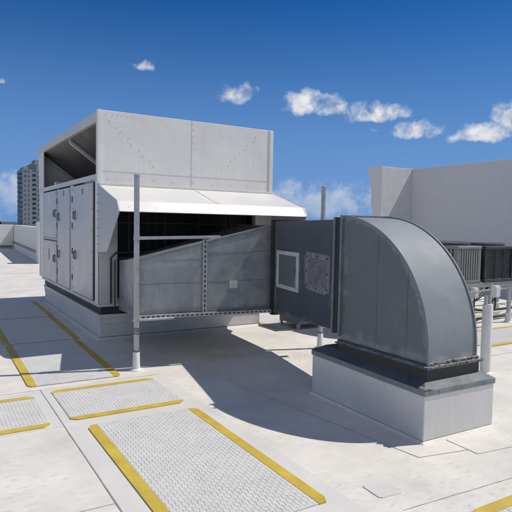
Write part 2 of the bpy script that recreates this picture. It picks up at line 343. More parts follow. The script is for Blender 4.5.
# ------------------------------------------------------------------ walkway pads
def pad(x0, x1, y0, y1, edge, label, chamfer=True, rot=0.):
    """edge: 'x' yellow strips along the sides x0,x1; 'y' along y0,y1"""
    cx, cy = (x0+x1)/2, (y0+y1)/2
    t = thing('walkway_pad', (cx, cy, .003), label, 'walkway pad', 'walkway pads on the roof')
    def R(v):
        c, s = math.cos(rot), math.sin(rot); a, b = v.x-cx, v.y-cy
        return Vector((cx+a*c-b*s, cy+a*s+b*c, v.z))
    b = MB(); ch = .05 if chamfer else .005
    b.prism([(x0+ch, y0, .003), (x1-ch, y0, .003), (x1, y0+ch, .003), (x1, y1-ch, .003), (x1-ch, y1, .003), (x0+ch, y1, .003), (x0, y1-ch, .003), (x0, y0+ch, .003)], (0, 0, .006))
    b.build('mat', 'padbase', t, fn=R)
    ew = .078
    ix0, ix1, iy0, iy1 = (x0+ew, x1-ew, y0+.008, y1-.008) if edge == 'x' else (x0+.008, x1-.008, y0+ew, y1-ew)
    for k in (0, 1):
        e = MB()
        if edge == 'x':
            a0, a1 = ((x0-.003, x0+ew-.003) if k == 0 else (x1-ew+.003, x1+.003))
            if k == 0: pts = [(a0+.03, y0-.003), (a1, y0-.003), (a1, y1+.003), (a0+.03, y1+.003), (a0, y1-.05), (a0, y0+.05)]
            else: pts = [(a0, y0-.003), (a1-.03, y0-.003), (a1, y0+.05), (a1, y1-.05), (a1-.03, y1+.003), (a0, y1+.003)]
        else:
            a0, a1 = ((y0-.003, y0+ew-.003) if k == 0 else (y1-ew+.003, y1+.003))
            if k == 0: pts = [(x0+.05, a0), (x1-.05, a0), (x1+.003, a0+.05), (x1+.003, a1), (x0-.003, a1), (x0-.003, a0+.05)]
            else: pts = [(x0-.003, a0), (x1+.003, a0), (x1+.003, a1-.05), (x1-.05, a1), (x0+.05, a1), (x0-.003, a1-.05)]
        e.prism([(*p, .003) for p in pts], (0, 0, .0085)); e.build('yellow_edge', 'yellow', t, fn=R)
    g = MB(); cell = .0285
    nx = int((ix1-ix0)/cell); ny = int((iy1-iy0)/cell)
    sx = (ix1-ix0)/nx; sy = (iy1-iy0)/ny
    for i in range(nx):
        for j in range(ny):
            c = (ix0+(i+.5)*sx, iy0+(j+.5)*sy)
            if (i+j) % 2: hx, hy = .0165, .0095
            else: hx, hy = .0095, .0165
            hx += random.uniform(-.0008, .0008); hy += random.uniform(-.0008, .0008)
            zz = .0110+random.uniform(-.0006, .0006)
            bt = [(c[0]-hx, c[1]-hy, .008), (c[0]+hx, c[1]-hy, .008), (c[0]+hx, c[1]+hy, .008), (c[0]-hx, c[1]+hy, .008)]
            q = .003
            tpv = [(c[0]-hx+q, c[1]-hy+q, zz), (c[0]+hx-q, c[1]-hy+q, zz), (c[0]+hx-q, c[1]+hy-q, zz), (c[0]-hx+q, c[1]+hy-q, zz)]
            g.add(bt+tpv, [(4, 5, 6, 7), (0, 1, 5, 4), (1, 2, 6, 5), (2, 3, 7, 6), (3, 0, 4, 7)])
    g.build('tread', 'pad', t, fn=R)
    return t
pad(1.062, 1.992, 2.42, 4.262, 'x', 'large white walkway pad with yellow side strips in the foreground, nearest the camera')
pad(.985, 1.972, 4.44, 5.318, 'y', 'small white walkway pad in front of the pole with yellow front and back strips')
pad(-.95, .815, 4.39, 5.235, 'y', 'white walkway pad with yellow front strip cut by the left edge of the photo')
pad(.838, 1.742, 5.545, 7.52, 'x', 'white walkway pad half in the unit shadow, beside the galvanised pole', rot=-.012)
pad(.85, 1.80, 7.60, 9.55, 'x', 'shaded walkway pad beside the unit curb, just beyond the half-lit pad', rot=-.012)
pad(.89, 1.84, 9.63, 11.5, 'x', 'farthest shaded walkway pad beside the far doors of the unit', rot=-.012)
pad(2.60, 4.35, .98, 1.935, 'y', 'walkway pad in the bottom right corner with only its yellow strip in view', chamfer=False)
pad(6.50, 9.2, 4.66, 5.53, 'y', 'far walkway pad with yellow strips in front of the condenser stand')
pad(4.62, 5.5, 7.02, 8.9, 'x', 'walkway pad glimpsed under the duct beyond the unit curb')

# ================================================================== ROOFTOP UNIT
UX, UY, UX1, UY1 = 1.969, 7.359, 4.694, 11.65
# curb
ct = thing('unit_curb', (3.2, 9.4, 0), 'white membrane-wrapped curb raising the big air handling unit', 'roof curb', 'roof curbs')
b = MB()
def ring(b, x0, x1, y0, y1, z0, g0, z1, g1):
    b.hexa([(x0-g0, y0-g0, z0), (x1+g0, y0-g0, z0), (x1+g0, y1+g0, z0), (x0-g0, y1+g0, z0)], [(x0-g1, y0-g1, z1), (x1+g1, y0-g1, z1), (x1+g1, y1+g1, z1), (x0-g1, y1+g1, z1)])
ring(b, 2.015, 4.56, 7.405, 11.4, -.02, .07, .03, .004); b.build('membrane_lap', 'ucurb', ct, bevel=.006)
b = MB()
ring(b, 2.015, 4.56, 7.405, 11.4, .035, .0, .215, .0)
b.build('curb_wall', 'ucurb', ct, bevel=.008)
b = MB(); ring(b, 2.015, 4.56, 7.405, 11.4, .21, .008, .30, .01); b.build('flashing', 'ucurb', ct, bevel=.004)
b = MB(); ring(b, 2.015, 4.56, 7.405, 11.4, .30, .022, .345, .022)
for i in range(24):
    y = 7.5+i*.165; b.box(1.988, 1.995, y-.006, y+.006, .317, .329)
for i in range(15):
    x = 2.1+i*.165; b.box(x-.006, x+.006, 7.378, 7.385, .317, .329)
b.build('cap_strip', 'frame', ct, bevel=.003)

u = thing('air_handling_unit', (3.33, 9.5, .345), 'large white rooftop air handling unit with doors, black intake grille and open top hood', 'hvac unit')
MB().box(2.03, 4.60, 7.42, 11.5, .345, .50).build('base_rail', 'black', u)
MB().box(1.985, 4.66, 7.375, 11.6, .455, .50).build('base_lip', 'frame', u)
# casing: side with doors, back, right, floor and roof leave the front open for the grille
side = MB()
side.box(UX+.02, UX+.05, UY+.03, UY1-.02, .50, 2.17)                    # backing behind the doors
side.box(UX, UX+.02, UY1-.36, UY1+.10, .50, 3.06)                        # far corner post, full height
side.box(UX, UX+.02, UY+.0, UY+.14, .50, 2.17)
side.box(UX1-.04, UX1, UY+.03, UY1, .50, 2.17)
side.box(UX, UX1, UY1, UY1+.03, .50, 3.06)
side.box(UX+.02, UX1-.02, UY+.8, UY1, 2.13, 2.17)
side.build('casing', 'panel', u, bevel=.004)
f = MB(); f.box(UX-.012, UX+.03, UY, UY1+.06, 2.17, 2.245); f.build('door_header', 'frame', u, bevel=.005)
# front: corner columns and recessed filter bank
fc = MB(); fc.box(UX+.005, UX+.27, UY, UY+.10, .50, 2.13); fc.box(4.42, UX1+.036, UY, UY+.10, .50, 2.10); fc.box(UX+.27, 4.42, UY+.02, UY+.1, .50, .56)
fc.split('front_column', 'frame', u, bevel=.005)
dk = MB(); dk.box(UX+.2, 4.5, UY+.42, UY+.45, .5, 2.13); dk.box(UX+.1, UX+.13, UY+.1, UY+.45, .5, 2.13); dk.box(4.5, 4.53, UY+.1, UY+.45, .5, 2.13)
dk.box(UX+.1, 4.5, UY+.05, UY+.45, 2.10, 2.13)
dk.build('filter_bank', 'dark', u)
gr = MB()
for i in range(17):
    x = 2.30+i*.133; w = .022 if i % 4 == 1 else .009
    gr.box(x-w/2, x+w/2, UY+.12, UY+.15, .56, 2.10)
for z in (1.60,): gr.box(UX+.2, 4.45, UY+.10, UY+.135, z-.009, z+.009)
gr.build('intake_grille', 'grille', u)
# doors on the side
def door(y0, y1, z0, z1, handles, name='door'):
    d = MB(); d.box(UX-.022, UX+.018, y0, y1, z0, z1); dr = d.build(name, 'door', u, bevel=.008)
    gk_ = MB(); gk_.box(UX-.006, UX+.015, y0-.009, y1+.009, z0-.009, z1+.009); gk_.build('gasket', 'rubber', dr)
    s = MB()
    for zz in [z0+.05+(z1-z0-.1)*k/5 for k in range(6)]:
        for yy in (y0+.03, y1-.03): s.box(UX-.026, UX-.021, yy-.009, yy+.009, zz-.009, zz+.009)
    s.split('screw', 'rack', dr)
    for (hy, hz) in handles:
        h = MB(); h.box(UX-.03, UX-.021, hy-.02, hy+.02, hz-.075, hz+.075)
        h.obox((UX-.05, hy, hz), (.010, 0, 0), (0, .009, 0), (0, 0, .055))
        h.box(UX-.05, UX-.028, hy-.01, hy+.01, hz+.04, hz+.06); h.box(UX-.05, UX-.028, hy-.01, hy+.01, hz-.06, hz-.04)
        h.build('handle', 'rack', dr, bevel=.004)
    return dr
d1 = door(9.96, 11.23, 1.31, 2.14, [(10.05, 1.74)])
d2 = door(9.96, 11.23, .53, 1.25, [(10.08, .95)])
d3 = door(8.95, 9.86, .53, 2.14, [(9.73, 1.68), (9.73, 1.05)])
d4 = door(7.57, 8.72, .53, 2.14, [(8.55, 1.70), (8.53, 1.10)])
def plate(y, z, hy, hz, m='label', par=None, name='label_plate'):
    MB().box(UX-.0255, UX-.021, y-hy, y+hy, z-hz, z+hz).build(name, m, par)
plate(10.63, 2.02, .1, .07, 'label', d1); plate(8.10, 2.04, .05, .04, 'labelred', d4); plate(9.36, 2.06, .04, .045, 'labelred', d3); plate(10.62, 1.0, .035, .10, 'labelred', d2)
st = MB(); st.box(UX-.01, UX+.018, 9.88, 9.935, .51, 2.16); st.box(UX-.01, UX+.018, 8.745, 8.925, .51, 2.16); st.split('door_post', 'frame', u, bevel=.004)
st = MB()
for zz in (.7, 1.1, 1.5, 1.9):
    st.box(UX-.03, UX-.008, 8.74, 8.765, zz, zz+.09); st.box(UX-.03, UX-.008, 9.885, 9.91, zz, zz+.09)
st.split('hinge', 'rack', u)
# upper exhaust hood: front and back panels, V-shaped baffles, open sides
fp = MB(); fp.box(UX-.005, 3.302, UY-.02, UY, 2.10, 3.085); fp.box(3.306, UX1, UY-.02, UY, 2.10, 3.085); fpo = fp.build('front_panel', 'panel', u, bevel=.004)
lp = MB(); lp.box(UX, UX1-.06, UY-.022, UY-.0205, 2.28, 2.288); lp.box(UX1-.075, UX1-.065, UY-.026, UY-.0205, 2.10, 3.08); lp.build('seam_strip', 'frame', fpo)
lp = MB(); lp.box(UX1-.055, UX1+.012, UY-.03, UY+.05, 2.09, 3.08); lp.box(UX-.014, UX+.05, UY-.03, UY+.05, 2.10, 3.085); lp.split('corner_trim', 'panel', u, bevel=.004)
sc = MB()
def scr(x, z, r=.006):
    x += random.uniform(-.012, .012); z += random.uniform(-.008, .008); sc.tube([(x, UY-.0202, z), (x, UY-.026, z)], [r, r*.6], 8)
for k in range(9):
    t_ = k/8; scr(2.13+t_*.62+(.02 if k % 2 else -.02), 2.95-t_*.56); scr(4.40-t_*.58+(.02 if k % 2 else -.02), 2.95-t_*.53)
for k in range(10): scr(3.33, 2.22+k*.092)
for k in range(9): scr(2.1+k*.31, 2.19)
for k in range(7): scr(UX+.02, 2.2+k*.14); scr(UX1-.04, 2.2+k*.14)
for k in range(6): scr(2.08+k*.07, 3.03, .005)
sc.split('screw', 'pipe', fpo)
tb = MB(); tb.box(UX-.02, UX+.05, UY+.05, UY1+.05, 2.93, 3.065); tb.box(UX1-.05, UX1+.02, UY+.05, UY1+.05, 2.95, 3.065); tb.split('top_beam', 'frame', u, bevel=.006)
tb = MB(); tb.box(UX-.01, UX+.05, UY1-.04, UY1+.09, 2.245, 3.06); tb.split('corner_post', 'panel', u, bevel=.005)
bf = MB()
for sgn, x0 in ((1, UX+.02), (-1, UX1-.02)):
    x1 = x0+sgn*1.30
    bf.hexa([(x0, UY+.01, 2.94), (x1, UY+.01, 1.99), (x1, UY1-.001, 1.99), (x0, UY1-.001, 2.94)], [(x0, UY+.01, 2.955), (x1, UY+.01, 2.005), (x1, UY1-.001, 2.005), (x0, UY1-.001, 2.955)])
bf.split('baffle', 'baffle', u)
bs = MB()
for y in (9.22, UY1-.05):
    x0 = UX+.04; x1 = UX+1.2
    bs.hexa([(x0, y-.03, 2.865), (x1, y-.03, 2.02), (x1, y+.03, 2.02), (x0, y+.03, 2.865)], [(x0, y-.03, 2.935), (x1, y-.03, 2.09), (x1, y+.03, 2.09), (x0, y+.03, 2.935)])
bs.split('baffle_rib', 'frame', u, bevel=.003)
# small conduit stub and junction box standing on the casing inside the hood
jb = MB(); jb.box(UX+.10, UX+.2, 10.6, 10.75, 2.17, 2.33); jb.build('junction_box', 'box', u, bevel=.005)
# rain hood over the intake
hx0, hx1 = UX-.004, 4.735
hd = MB(); prof = [(UY-.015, 2.105), (6.52, 1.866), (6.425, 1.738), (6.432, 1.730), (6.529, 1.855), (UY-.015, 2.09)]
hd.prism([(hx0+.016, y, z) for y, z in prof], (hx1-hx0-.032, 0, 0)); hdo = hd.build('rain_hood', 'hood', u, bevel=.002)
for x in (hx0, hx1-.014):
    sp = MB(); sp.prism([(x, y, z) for y, z in [(UY+.0, 2.108), (6.515, 1.872), (6.418, 1.738), (6.92, 1.225), (UY+.0, 1.20)]], (.014, 0, 0)); sp.split('hood_side', 'hoodshade', u, bevel=.003)
hs = MB()
for x in (3.35,): hs.hexa([(x-.012, 6.53, 1.868), (x+.012, 6.53, 1.868), (x+.012, UY-.02, 2.104), (x-.012, UY-.02, 2.104)], [(x-.012, 6.53, 1.874), (x+.012, 6.53, 1.874), (x+.012, UY-.02, 2.110), (x-.012, UY-.02, 2.110)])
hs.box(UX, UX1, UY-.06, UY-.021, 2.095, 2.125)
hs.build('hood_flashing', 'hood', hdo, bevel=.003)
hs = MB()
for k in range(8): hs.tube([(2.1+k*.36, 6.468, 1.79), (2.1+k*.36, 6.462, 1.794)], .006, 8)
for k in range(7): hs.box(UX-.013, UX-.006, UY-.04, UY-.026, 1.3+k*.11, 1.314+k*.11)
hs.split('screw', 'rack', hdo)
# rubber edging and pipe round the supply opening
ed = MB(); ed.tube([(2.14, UY-.03, .5), (2.14, UY-.03, 1.12), (2.2, UY-.04, 1.19), (3.0, UY-.04, 1.21)], .013, 8); ed.tube([(2.19, UY-.05, .42), (2.19, UY-.05, 1.08), (2.25, UY-.06, 1.12), (2.6, UY-.06, 1.14)], .009, 8)
ed.split('rubber_edging', 'rubber', u, smooth=True)

# ================================================================== DUCT
dt = thing('air_duct', (3.5, 4.8, .5), 'grey sheet-metal air duct running from the unit to a big quarter-round elbow on a curb', 'duct')
A = Vector((1.975, 5.78, 0)); B = Vector((3.55, 5.52, 0)); dAB = (B-A).normalized(); nAB = Vector((dAB.y, -dAB.x, 0))   # outward, to the camera
def onA(s, z, off=0.): p = A+dAB*s+nAB*off; return Vector((p.x, p.y, z))
tr = MB()
bot = [(2.26, 7.375, .405), (1.975, 5.78, .57), (3.55, 5.52, .60), (4.12, 5.72, .60), (4.2, 7.375, .5)]
top = [(2.26, 7.375, 1.085), (1.975, 5.78, 1.205), (3.55, 5.52, 1.61), (4.12, 5.72, 1.61), (4.2, 7.375, 1.60)]
tr.add(bot+top, [(4, 3, 2, 1, 0), (5, 6, 7), (5, 7, 8, 9), (0, 1, 6, 5), (1, 2, 7, 6), (2, 3, 8, 7), (3, 4, 9, 8), (4, 0, 5, 9)])
tro = tr.build('transition_section', 'galv', dt, bevel=.004)
def stripAB(b, s0, z0, s1, z1, w, off=.003, th=.003):
    p, q = onA(s0, z0), onA(s1, z1); d = (q-p).normalized(); v = d.cross(nAB).normalized()*w/2
    c = [p-v, q-v, q+v, p+v]
    b.hexa([x+nAB*-.002 for x in c], [x+nAB*(off) for x in c])
sm = MB()
stripAB(sm, .015, .925, .73, .935, .008); stripAB(sm, .79, .945, 1.58, .955, .008); stripAB(sm, .79, 1.27, 1.58, 1.295, .008); stripAB(sm, .30, 1.19, .73, 1.20, .006)
stripAB(sm, .02, 1.195, 1.585, 1.60, .022, .008); stripAB(sm, .01, .585, 1.58, .612, .03, .012)
sm.split('cross_seam', 'seamgalv', tro)
# slotted channel upright in front of the transition belongs to the support frame (below)
MB().hexa([onA(1.07, .86, -.001), onA(1.17, .86, -.001), onA(1.17, .86, .003), onA(1.07, .86, .003)], [onA(1.07, .955, -.001), onA(1.17, .955, -.001), onA(1.17, .955, .003), onA(1.07, .955, .003)]).build('label_plate', 'bright', tro)

# sealant brushed along the duct's edges and joints (coordinates from the duct's base at 3.5, 4.8, .5)
sl = .255; ln = math.hypot(1, sl)
brushed_sealant('galv', [('line', (0, 0, 1), .11, .10), ('line', (-sl/ln, 0, 1/ln), (1.205-.5+sl*1.525)/ln, .05), ('line', (1, 0, 0), .03, .06), ('line', (1, 0, 0), -1.50, .06)], (.22, .22, .22), .75)
brushed_sealant('bluegrey', [('line', (0, .022, 1), .075, .075), ('line', (0, 1, 0), -.80, .075), ('line', (0, 1, 0), .60, .05)], (.19, .2, .21), .7)
brushed_sealant('elbow', [('line', (0, 1, 0), -.94, .075), ('line', (0, 0, 1), .09, .07), ('arc', 3.875-4.8, 1.69-1.04-.5, 1.03, .05)], (.27, .285, .29), .65)
brushed_sealant('elbowtop', [('line', (0, 0, 1), .07, .05)], (.36, .37, .37), .6)
# straight dark section
Cc = Vector((3.55, 5.47, 0)); Dd = Vector((3.262, 3.955, 0)); dCD = (Dd-Cc).normalized(); nCD = Vector((dCD.y, -dCD.x, 0))
if nCD.x > 0: nCD = -nCD
def onC(s, z, off=0.): p = Cc+dCD*s+nCD*off; return Vector((p.x, p.y, z))
W_ = .56
sg = MB()
q = [(3.55, 5.47), (3.262, 3.955), (3.812, 3.955), (4.12, 5.69)]
z0 = [.565, .632, .632, .565]; z1 = [1.645, 1.668, 1.668, 1.645]
order = [1, 2, 3, 0]
sg.hexa([(*q[i], z0[i]) for i in order], [(*q[i], z1[i]) for i in order])
sgo = sg.build('straight_section', 'bluegrey', dt, bevel=.004)
# joint flange between silver and dark sections
jf = MB(); 
for (s0, s1, o) in ((-.05, -.012, .022), (-.008, .03, .022)):
    p = [onC(s0, .535, o), onC(s1, .535, o), onC(s1, .535, -.05), onC(s0, .535, -.05)]; t_ = [Vector((v.x, v.y, 1.668)) for v in p]
    jf.hexa(p, t_)
jf.hexa([onC(-.05, 1.64, .022), onC(.03, 1.64, .022), onC(.03, 1.64, -.6), onC(-.05, 1.64, -.6)], [onC(-.05, 1.672, .022), onC(.03, 1.672, .022), onC(.03, 1.672, -.6), onC(-.05, 1.672, -.6)])
jf.hexa([onC(-.05, .535, .022), onC(.03, .535, .022), onC(.03, .535, -.6), onC(-.05, .535, -.6)], [onC(-.05, .562, .022), onC(.03, .562, .022), onC(.03, .562, -.6), onC(-.05, .562, -.6)])
jf.split('joint_flange', 'black', dt, bevel=.003)
# access door with bright frame
def quadC(b, s0, s1, z0, z1, o0, o1): b.hexa([onC(s0, z0, o0), onC(s1, z0, o0), onC(s1, z0, o1), onC(s0, z0, o1)], [onC(s0, z1, o0), onC(s1, z1, o0), onC(s1, z1, o1), onC(s0, z1, o1)])
ad = MB(); s0, s1, zz0, zz1 = .125, .725, .885, 1.315; fwid = .045
quadC(ad, s0, s1, zz0, zz0+fwid, .016, -.002); quadC(ad, s0, s1, zz1-fwid, zz1, .016, -.002); quadC(ad, s0, s0+fwid+.01, zz0+fwid, zz1-fwid, .016, -.002); quadC(ad, s1-fwid-.01, s1, zz0+fwid, zz1-fwid, .016, -.002)
ado = ad.build('access_frame', 'bright', sgo, bevel=.003)
ad = MB(); quadC(ad, s0+fwid+.012, s1-fwid-.012, zz0+fwid+.002, zz1-fwid-.002, .010, -.002); quadC(ad, s1-.13, s1-.075, 1.09, 1.12, .03, .009)
ad.build('access_door', 'elbow', sgo, bevel=.003)
# patched plate daubed with sealant
pp = MB(); pts = []
cs, cz = 1.145, 1.14
for k in range(40):
    a = 2*math.pi*k/40; ca, sa = math.cos(a), math.sin(a)
    e = .25; rs = abs(ca)**e*(1 if ca > 0 else -1)*.275; rz = abs(sa)**e*(1 if sa > 0 else -1)*.195
    j = random.uniform(.95, 1.04); pts.append((rs*j, rz*j))
pp.prism([onC(cs+x, cz+z-.02*x, .0) for x, z in pts], nCD*.004)
pp.build('patch_sealant', 'patchseal', sgo)
pp = MB(); quadC(pp, cs-.19, cs+.2, cz-.13, cz+.13, .010, -.002); quadC(pp, cs-.1, cs+.09, cz-.05, cz+.06, .016, -.002); pp.split('patch_plate', 'patchplate', sgo, bevel=.003)
pp = MB()
for (x, z) in ((-.22, .15), (0, .16), (.22, .15), (-.22, -.15), (0, -.16), (.22, -.15), (-.23, 0), (.23, 0), (0, .1), (0, -.1), (-.15, .1), (.15, -.1)):
    p = onC(cs+x, cz+z, .004); pp.tube([p, p+nCD*.008], .008, 8)
pp.split('bolt', 'black', sgo)

# elbow: quarter-round, inlet at y=YI, outlet downwards on the curb
XL, XR = 3.25, 3.805; YI, YN = 3.905, 2.835; ZB, ZT = .565, 1.69
YC, ZC, RR = YI-.03, ZT-(YI-.03-YN), YI-.03-YN
arc = [(YC-RR*math.sin(math.pi/2*k/24), ZC+RR*math.cos(math.pi/2*k/24)) for k in range(25)]
prof = [(YI, ZT)]+arc+[(YN, ZB), (YI-.07, ZB), (YI-.04, .62), (YI, .64)]
eb = MB()
eb.add([(XL, y, z) for y, z in prof], [tuple(range(len(prof)))]); eb.add([(XR, y, z) for y, z in prof], [tuple(range(len(prof)))[::-1]])
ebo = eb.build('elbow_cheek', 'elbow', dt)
for p_ in ebo.data.polygons: pass
bk = MB(); pr2 = [(YI, ZT)]+arc+[(YN, ZB)]
n_ = len(pr2)
bk.add([(XL-.0, y, z) for y, z in pr2]+[(XR, y, z) for y, z in pr2], [(i, i+1, n_+i+1, n_+i) for i in range(n_-1)])
lowp = [(YI-.07, ZB), (YI-.04, .62), (YI, .64)]
bk.add([(XL, y, z) for y, z in lowp]+[(XR, y, z) for y, z in lowp], [(0, 1, 4, 3), (1, 2, 5, 4)])
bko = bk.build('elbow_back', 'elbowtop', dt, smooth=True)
# standing seam on both curved edges
for xs, lab in ((XL, 1), (XR, 0)):
    ss = MB(); R1 = RR+.012; o1 = [(YI-.02, ZT+.012)]+[(YC-R1*math.sin(math.pi/2*k/24), ZC+R1*math.cos(math.pi/2*k/24)) for k in range(25)]+[(YN-.012, ZB)]
    i1 = [(YI-.02, ZT-.012)]+[(YC-(RR-.012)*math.sin(math.pi/2*k/24), ZC+(RR-.012)*math.cos(math.pi/2*k/24)) for k in range(25)]+[(YN+.012, ZB)]
    for k in range(len(o1)-1):
        ss.hexa([(xs-.005, *i1[k]), (xs+.005, *i1[k]), (xs+.007, *o1[k]), (xs-.007, *o1[k])], [(xs-.007, *i1[k+1]), (xs+.007, *i1[k+1]), (xs+.007, *o1[k+1]), (xs-.007, *o1[k+1])])
    ss.build('standing_seam', 'elbowtop', dt)
# cross-break seams on the cheek and daubs of sealant
sv = MB()
for y in (3.40, 3.06): 
    zt_ = ZC+math.sqrt(max(0, RR**2-(YC-y)**2))-.03
    sv.box(XL-.003, XL+.001, y-.004, y+.004, ZB+.02, zt_)
sv.split('cross_seam', 'elbow', ebo)
# inlet flange pair with dark gasket
fl = MB()
def frame_y(b, y0, y1, x0, x1, z0, z1, w):
    b.box(x0-w, x1+w, y0, y1, z1, z1+w*.5); b.box(x0-w, x1+w, y0, y1, z0-w, z0); b.box(x0-w, x0, y0, y1, z0, z1); b.box(x1, x1+w, y0, y1, z0, z1)
frame_y(fl, 3.842, 3.862, XL, XR, .64, 1.69, .035); frame_y(fl, 3.945, 3.965, XL, XR, .64, 1.675, .03)
fl.split('inlet_flange', 'caplit', dt, bevel=.003)
gk = MB(); gk.box(XL+.005, XR-.005, 3.90, 3.957, .645, 1.685); frame_y(gk, 3.885, 3.943, XL, XR, .64, 1.68, .012); gk.build('gasket', 'rubber', dt)
# base flange on the curb: neck, angle and ragged sealant
bn = MB(); bn.box(XL-.03, XR+.02, YN-.025, YI-.05, .42, .535); bn.build('neck', 'rubber', dt)
bn = MB(); bn.box(XL-.045, XR+.045, YN-.045, YI-.02, .535, .548); bn.box(XL-.022, XR+.022, YN-.022, YI-.03, .548, .567); bn.build('base_flange', 'cap', dt, bevel=.004)
rg = MB()
def ragged(p, q, n, nz=.03):
    p, q = Vector(p), Vector(q)
    for i in range(n):
        c = p.lerp(q, (i+random.random())/n); l = random.uniform(.006, .03); d = (q-p).normalized(); o = Vector((d.y, -d.x, 0))
        a = random.uniform(-.5, .5); dd = (d*math.cos(a)+o*math.sin(a))*l; oo = o.lerp(d, random.uniform(-.3, .3))*random.uniform(.005, .014)
        rg.obox(c+Vector((0, 0, random.uniform(0, nz))), dd, oo, Vector((random.uniform(-.003, .003), 0, random.uniform(.0015, .0035))))
ragged((XL-.04, YN-.03, .549), (XR+.05, YN-.03, .549), 34, .008); ragged((XL-.01, YN-.012, .566), (XR+.02, YN-.012, .57), 22, .014)
struct(rg.build('ragged_sealant', 'sealant', dt), 'stuff')
def bead(p, q, r0_, r1_, n):
    r0_, r1_ = r0_*.7, r1_*.75
    p, q = Vector(p), Vector(q); b = MB()
    b.tube([p.lerp(q, i/n)+Vector((0, random.uniform(-.004, .004), random.uniform(-.002, .004))) for i in range(n+1)], [random.uniform(r0_, r1_) for i in range(n+1)], 8)
    b.build('mastic_bead', 'sealant', dt, smooth=True)
bead((XL-.035, YN-.03, .551), (XR+.045, YN-.03, .552), .006, .013, 46); bead((XL-.008, YN-.008, .571), (XR+.01, YN-.008, .573), .007, .016, 40)
rg = MB(); ragged((XL-.03, YI-.05, .549), (XL-.03, YN-.02, .549), 70, .006); struct(rg.build('ragged_sealant', 'sealdim', dt), 'stuff')

# ------------------------------------------------------------------ elbow curb
EX, EY, EW, EL = 3.1385, 2.7517, .793, 1.394
TH = -.012
def RC(v):
    c, s = math.cos(TH), math.sin(TH); a, b_ = v.x-EX, v.y-EY
    # its top edge climbs a little away from the camera
    return Vector((EX+a*c-b_*s, EY+a*s+b_*c, v.z*(1+.055*b_/EL)))
ec = thing('elbow_curb', (EX+EW/2, EY+EL/2, 0), 'silvery metal-clad roof curb with dark cap under the duct elbow', 'roof curb', 'roof curbs')
b = MB(); ring(b, EX, EX+EW, EY, EY+EL, -.02, .05, .018, .0015); b.build('membrane_lap', 'roof', ec, bevel=.004, fn=RC)
b = MB(); ring(b, EX, EX+EW, EY, EY+EL, .02, .0, .366, .0)
b.build('curb_wall', 'curbskin', ec, bevel=.006, fn=RC)
b = MB(); ring(b, EX, EX+EW, EY, EY+EL, .358, .008, .402, .008)
for k in range(5):
    y = EY+.15+k*.27; b.box(EX-.013, EX-.007, y-.008, y+.008, .374, .39)
for k in range(3):
    x = EX+.15+k*.26; b.box(x-.008, x+.008, EY-.013, EY-.007, .374, .39)
b.build('cap_edge', 'caplit', ec, bevel=.003, fn=RC)
b = MB(); ring(b, EX, EX+EW, EY, EY+EL, .402, .006, .455, -.085); b.build('cap_top', 'cap', ec, bevel=.003, fn=RC)
b = MB()
for k in range(26):
    a = Vector((EX+random.uniform(-.004, .05), EY+random.uniform(-.004, .05), .404+random.uniform(0, .012)))
    b.obox(a, (random.uniform(.008, .02), random.uniform(-.006, .006), 0), (0, random.uniform(.005, .014), 0), (0, 0, .004))
b.build('sealant', 'sealdim', ec, fn=RC)

# ------------------------------------------------------------------ duct support frame
sf = thing('duct_support', (1.945, 5.72, 0), 'galvanised pipe frame with two tall posts and rails holding up the duct', 'support frame')
def post(x, y, top):
    p = MB(); p.tube([(x, y, .15), (x-.006, y, top)], .0295, 16); po = p.build('post', 'pipe', sf, smooth=True)
    s_ = MB(); s_.tube([(x, y, -.005), (x, y, .012), (x, y, .02), (x, y, .2), (x, y, .205)], [.075, .07, .042, .036, .033], 18); s_.build('sleeve', 'boot', po, smooth=True)
    s_ = MB()
    for z in (.205, .40, .43, .455): s_.tube([(x, y, z), (x, y, z+.014)], .037, 16)
    s_.box(x+.03, x+.055, y-.01, y+.01, .203, .222)
    s_.split('clamp_ring', 'rack', po)
    s_ = MB(); s_.tube([(x-.006, y, top), (x-.006, y, top+.012), (x-.006, y, top+.02)], [.033, .033, .02], 16); s_.build('post_cap', 'pipe', po)
    return po
post(1.945, 5.70, 2.10); post(4.42, 5.65, 2.10)
def slotted(a, b_, w, name, face=None, material='pipe'):
    """strut channel: C-section bar with dark slots on the face side"""
    a, b_ = Vector(a), Vector(b_); d = (b_-a).normalized()
    n = Vector(face).normalized(); s = d.cross(n).normalized(); L_ = (b_-a).length
    m_ = MB(); c = (a+b_)/2
    m_.obox(c-n*w*.1, d*L_/2, s*w/2, n*w*.4)
    o = m_.build(name, material, sf, bevel=.003)
    k = MB(); nsl = int(L_/.055)
    for i in range(nsl):
        p = a+d*(i+.5)*L_/nsl+n*w*.3; k.obox(p, d*.0165, s*w*.17, n*.0008)
    k.split('slot', 'black', o)
    return o
yoff = .055
slotted(onA(-.025, 1.440, yoff), onA(.93, 1.462, yoff), .042, 'rail', (0, 0, 1))
lo = MB(); lo.tube([(1.943, 5.70, 1.415), (1.943, 5.70, 1.462)], .036, 14); lo.tube([(1.944, 5.70, .55), (1.944, 5.70, .60)], .036, 14); lo.split('pipe_clamp', 'pipe', sf)
slotted(onA(-.025, .572, yoff), onA(1.58, .582, yoff), .042, 'rail', nAB)
slotted(onA(.755, .59, .045), onA(.755, 1.43, .045), .048, 'strut', nAB)
b = MB(); b.tube([onA(-.06, .545, yoff+.02), onA(.4, .553, yoff+.02)], .016, 10); b.build('rail_pipe', 'pipe', sf, smooth=True)

